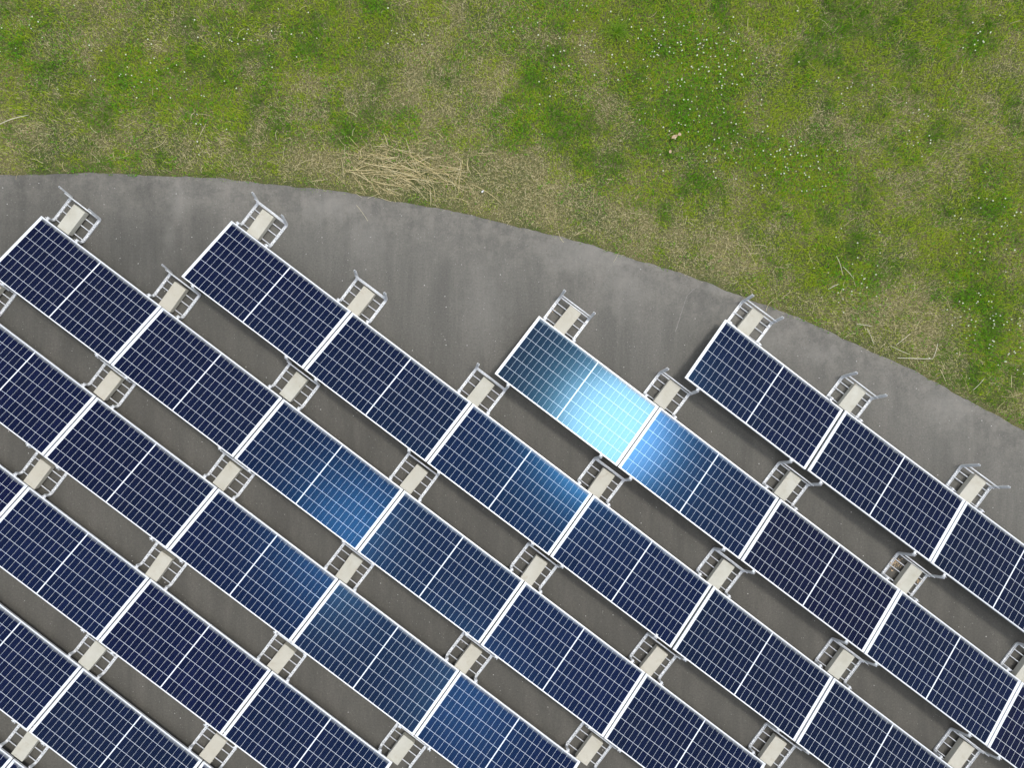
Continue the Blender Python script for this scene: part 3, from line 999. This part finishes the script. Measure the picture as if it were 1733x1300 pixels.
def mirror_dir(px, py):
    d = Vector(((px - IW / 2) / F, -(py - IH / 2) / F, -1)).normalized()
    a = rowinfo[2][3]
    nn = Vector((-math.sin(a) * math.sin(TILT), math.cos(a) * math.sin(TILT), math.cos(TILT)))
    return (d - 2 * d.dot(nn) * nn).normalized()


w = bpy.data.worlds.new('World')
scene.world = w
w.use_nodes = True
t = w.node_tree
bg = t.nodes['Background']
sky = t.nodes.new('ShaderNodeTexSky')
sky.sky_type = 'NISHITA'
sky.sun_disc = False
sky.sun_elevation = EL
sky.sun_rotation = math.atan2(SUN_DIR.x, SUN_DIR.y)
sky.air_density = 1.0
sky.dust_density = 1.5
tc = t.nodes.new('ShaderNodeTexCoord')


def wmath(op, a, b=None, clamp=False):
    nd = t.nodes.new('ShaderNodeMath'); nd.operation = op; nd.use_clamp = clamp
    for k, v_ in enumerate((a, b)):
        if v_ is None: continue
        if isinstance(v_, (int, float)): nd.inputs[k].default_value = v_
        else: t.links.new(v_, nd.inputs[k])
    return nd.outputs[0]


nz = t.nodes.new('ShaderNodeTexNoise')
t.links.new(tc.outputs['Generated'], nz.inputs['Vector'])
nz.inputs['Scale'].default_value = 4.2; nz.inputs['Detail'].default_value = 7; nz.inputs['Roughness'].default_value = 0.55; nz.inputs['Distortion'].default_value = 0.4
fac = nz.outputs['Fac']


def lobe(d, k):
    nd = t.nodes.new('ShaderNodeVectorMath'); nd.operation = 'DOT_PRODUCT'
    t.links.new(tc.outputs['Generated'], nd.inputs[0]); nd.inputs[1].default_value = d
    return wmath('POWER', wmath('MAXIMUM', nd.outputs['Value'], 0.0), k)


BR = None
for (px, py, k, am) in ((700, 960, 22, 0.55), (590, 890, 600, 15.0), (965, 825, 500, 1.5), (785, 1175, 450, 6.0), (540, 985, 900, 4.5), (1000, 600, 400, 1.5)):
    l = wmath('MULTIPLY', lobe(mirror_dir(px, py), k), am)
    BR = l if BR is None else wmath('ADD', BR, l)
# cloud cover: broken, thicker where the bright veil is
cov = wmath('ADD', fac, wmath('MULTIPLY', BR, 0.12))
mr = t.nodes.new('ShaderNodeMapRange'); t.links.new(cov, mr.inputs[0])
for k, v_ in enumerate((0.40, 0.66, 0.25, 1.0)): mr.inputs[1 + k].default_value = v_
lum = wmath('MULTIPLY', wmath('ADD', 0.75, wmath('MULTIPLY', BR, wmath('MULTIPLY', fac, 2.6))), 8.8)
cc = t.nodes.new('ShaderNodeVectorMath'); cc.operation = 'SCALE'
cc.inputs[0].default_value = (1.0, 1.0, 1.01); t.links.new(lum, cc.inputs['Scale'])
mx = t.nodes.new('ShaderNodeMix'); mx.data_type = 'RGBA'
t.links.new(mr.outputs[0], mx.inputs[0]); t.links.new(sky.outputs[0], mx.inputs[6]); t.links.new(cc.outputs[0], mx.inputs[7])
t.links.new(mx.outputs[2], bg.inputs[0])
bg.inputs[1].default_value = 0.1

# ------------------------------------------------------------------ render settings
scene.view_settings.view_transform = 'Standard'
scene.view_settings.look = 'None'
scene.view_settings.exposure = 0.6
scene.view_settings.gamma = 1.0
scene.render.engine = 'CYCLES'
scene.cycles.max_bounces = 6
scene.cycles.use_denoising = True
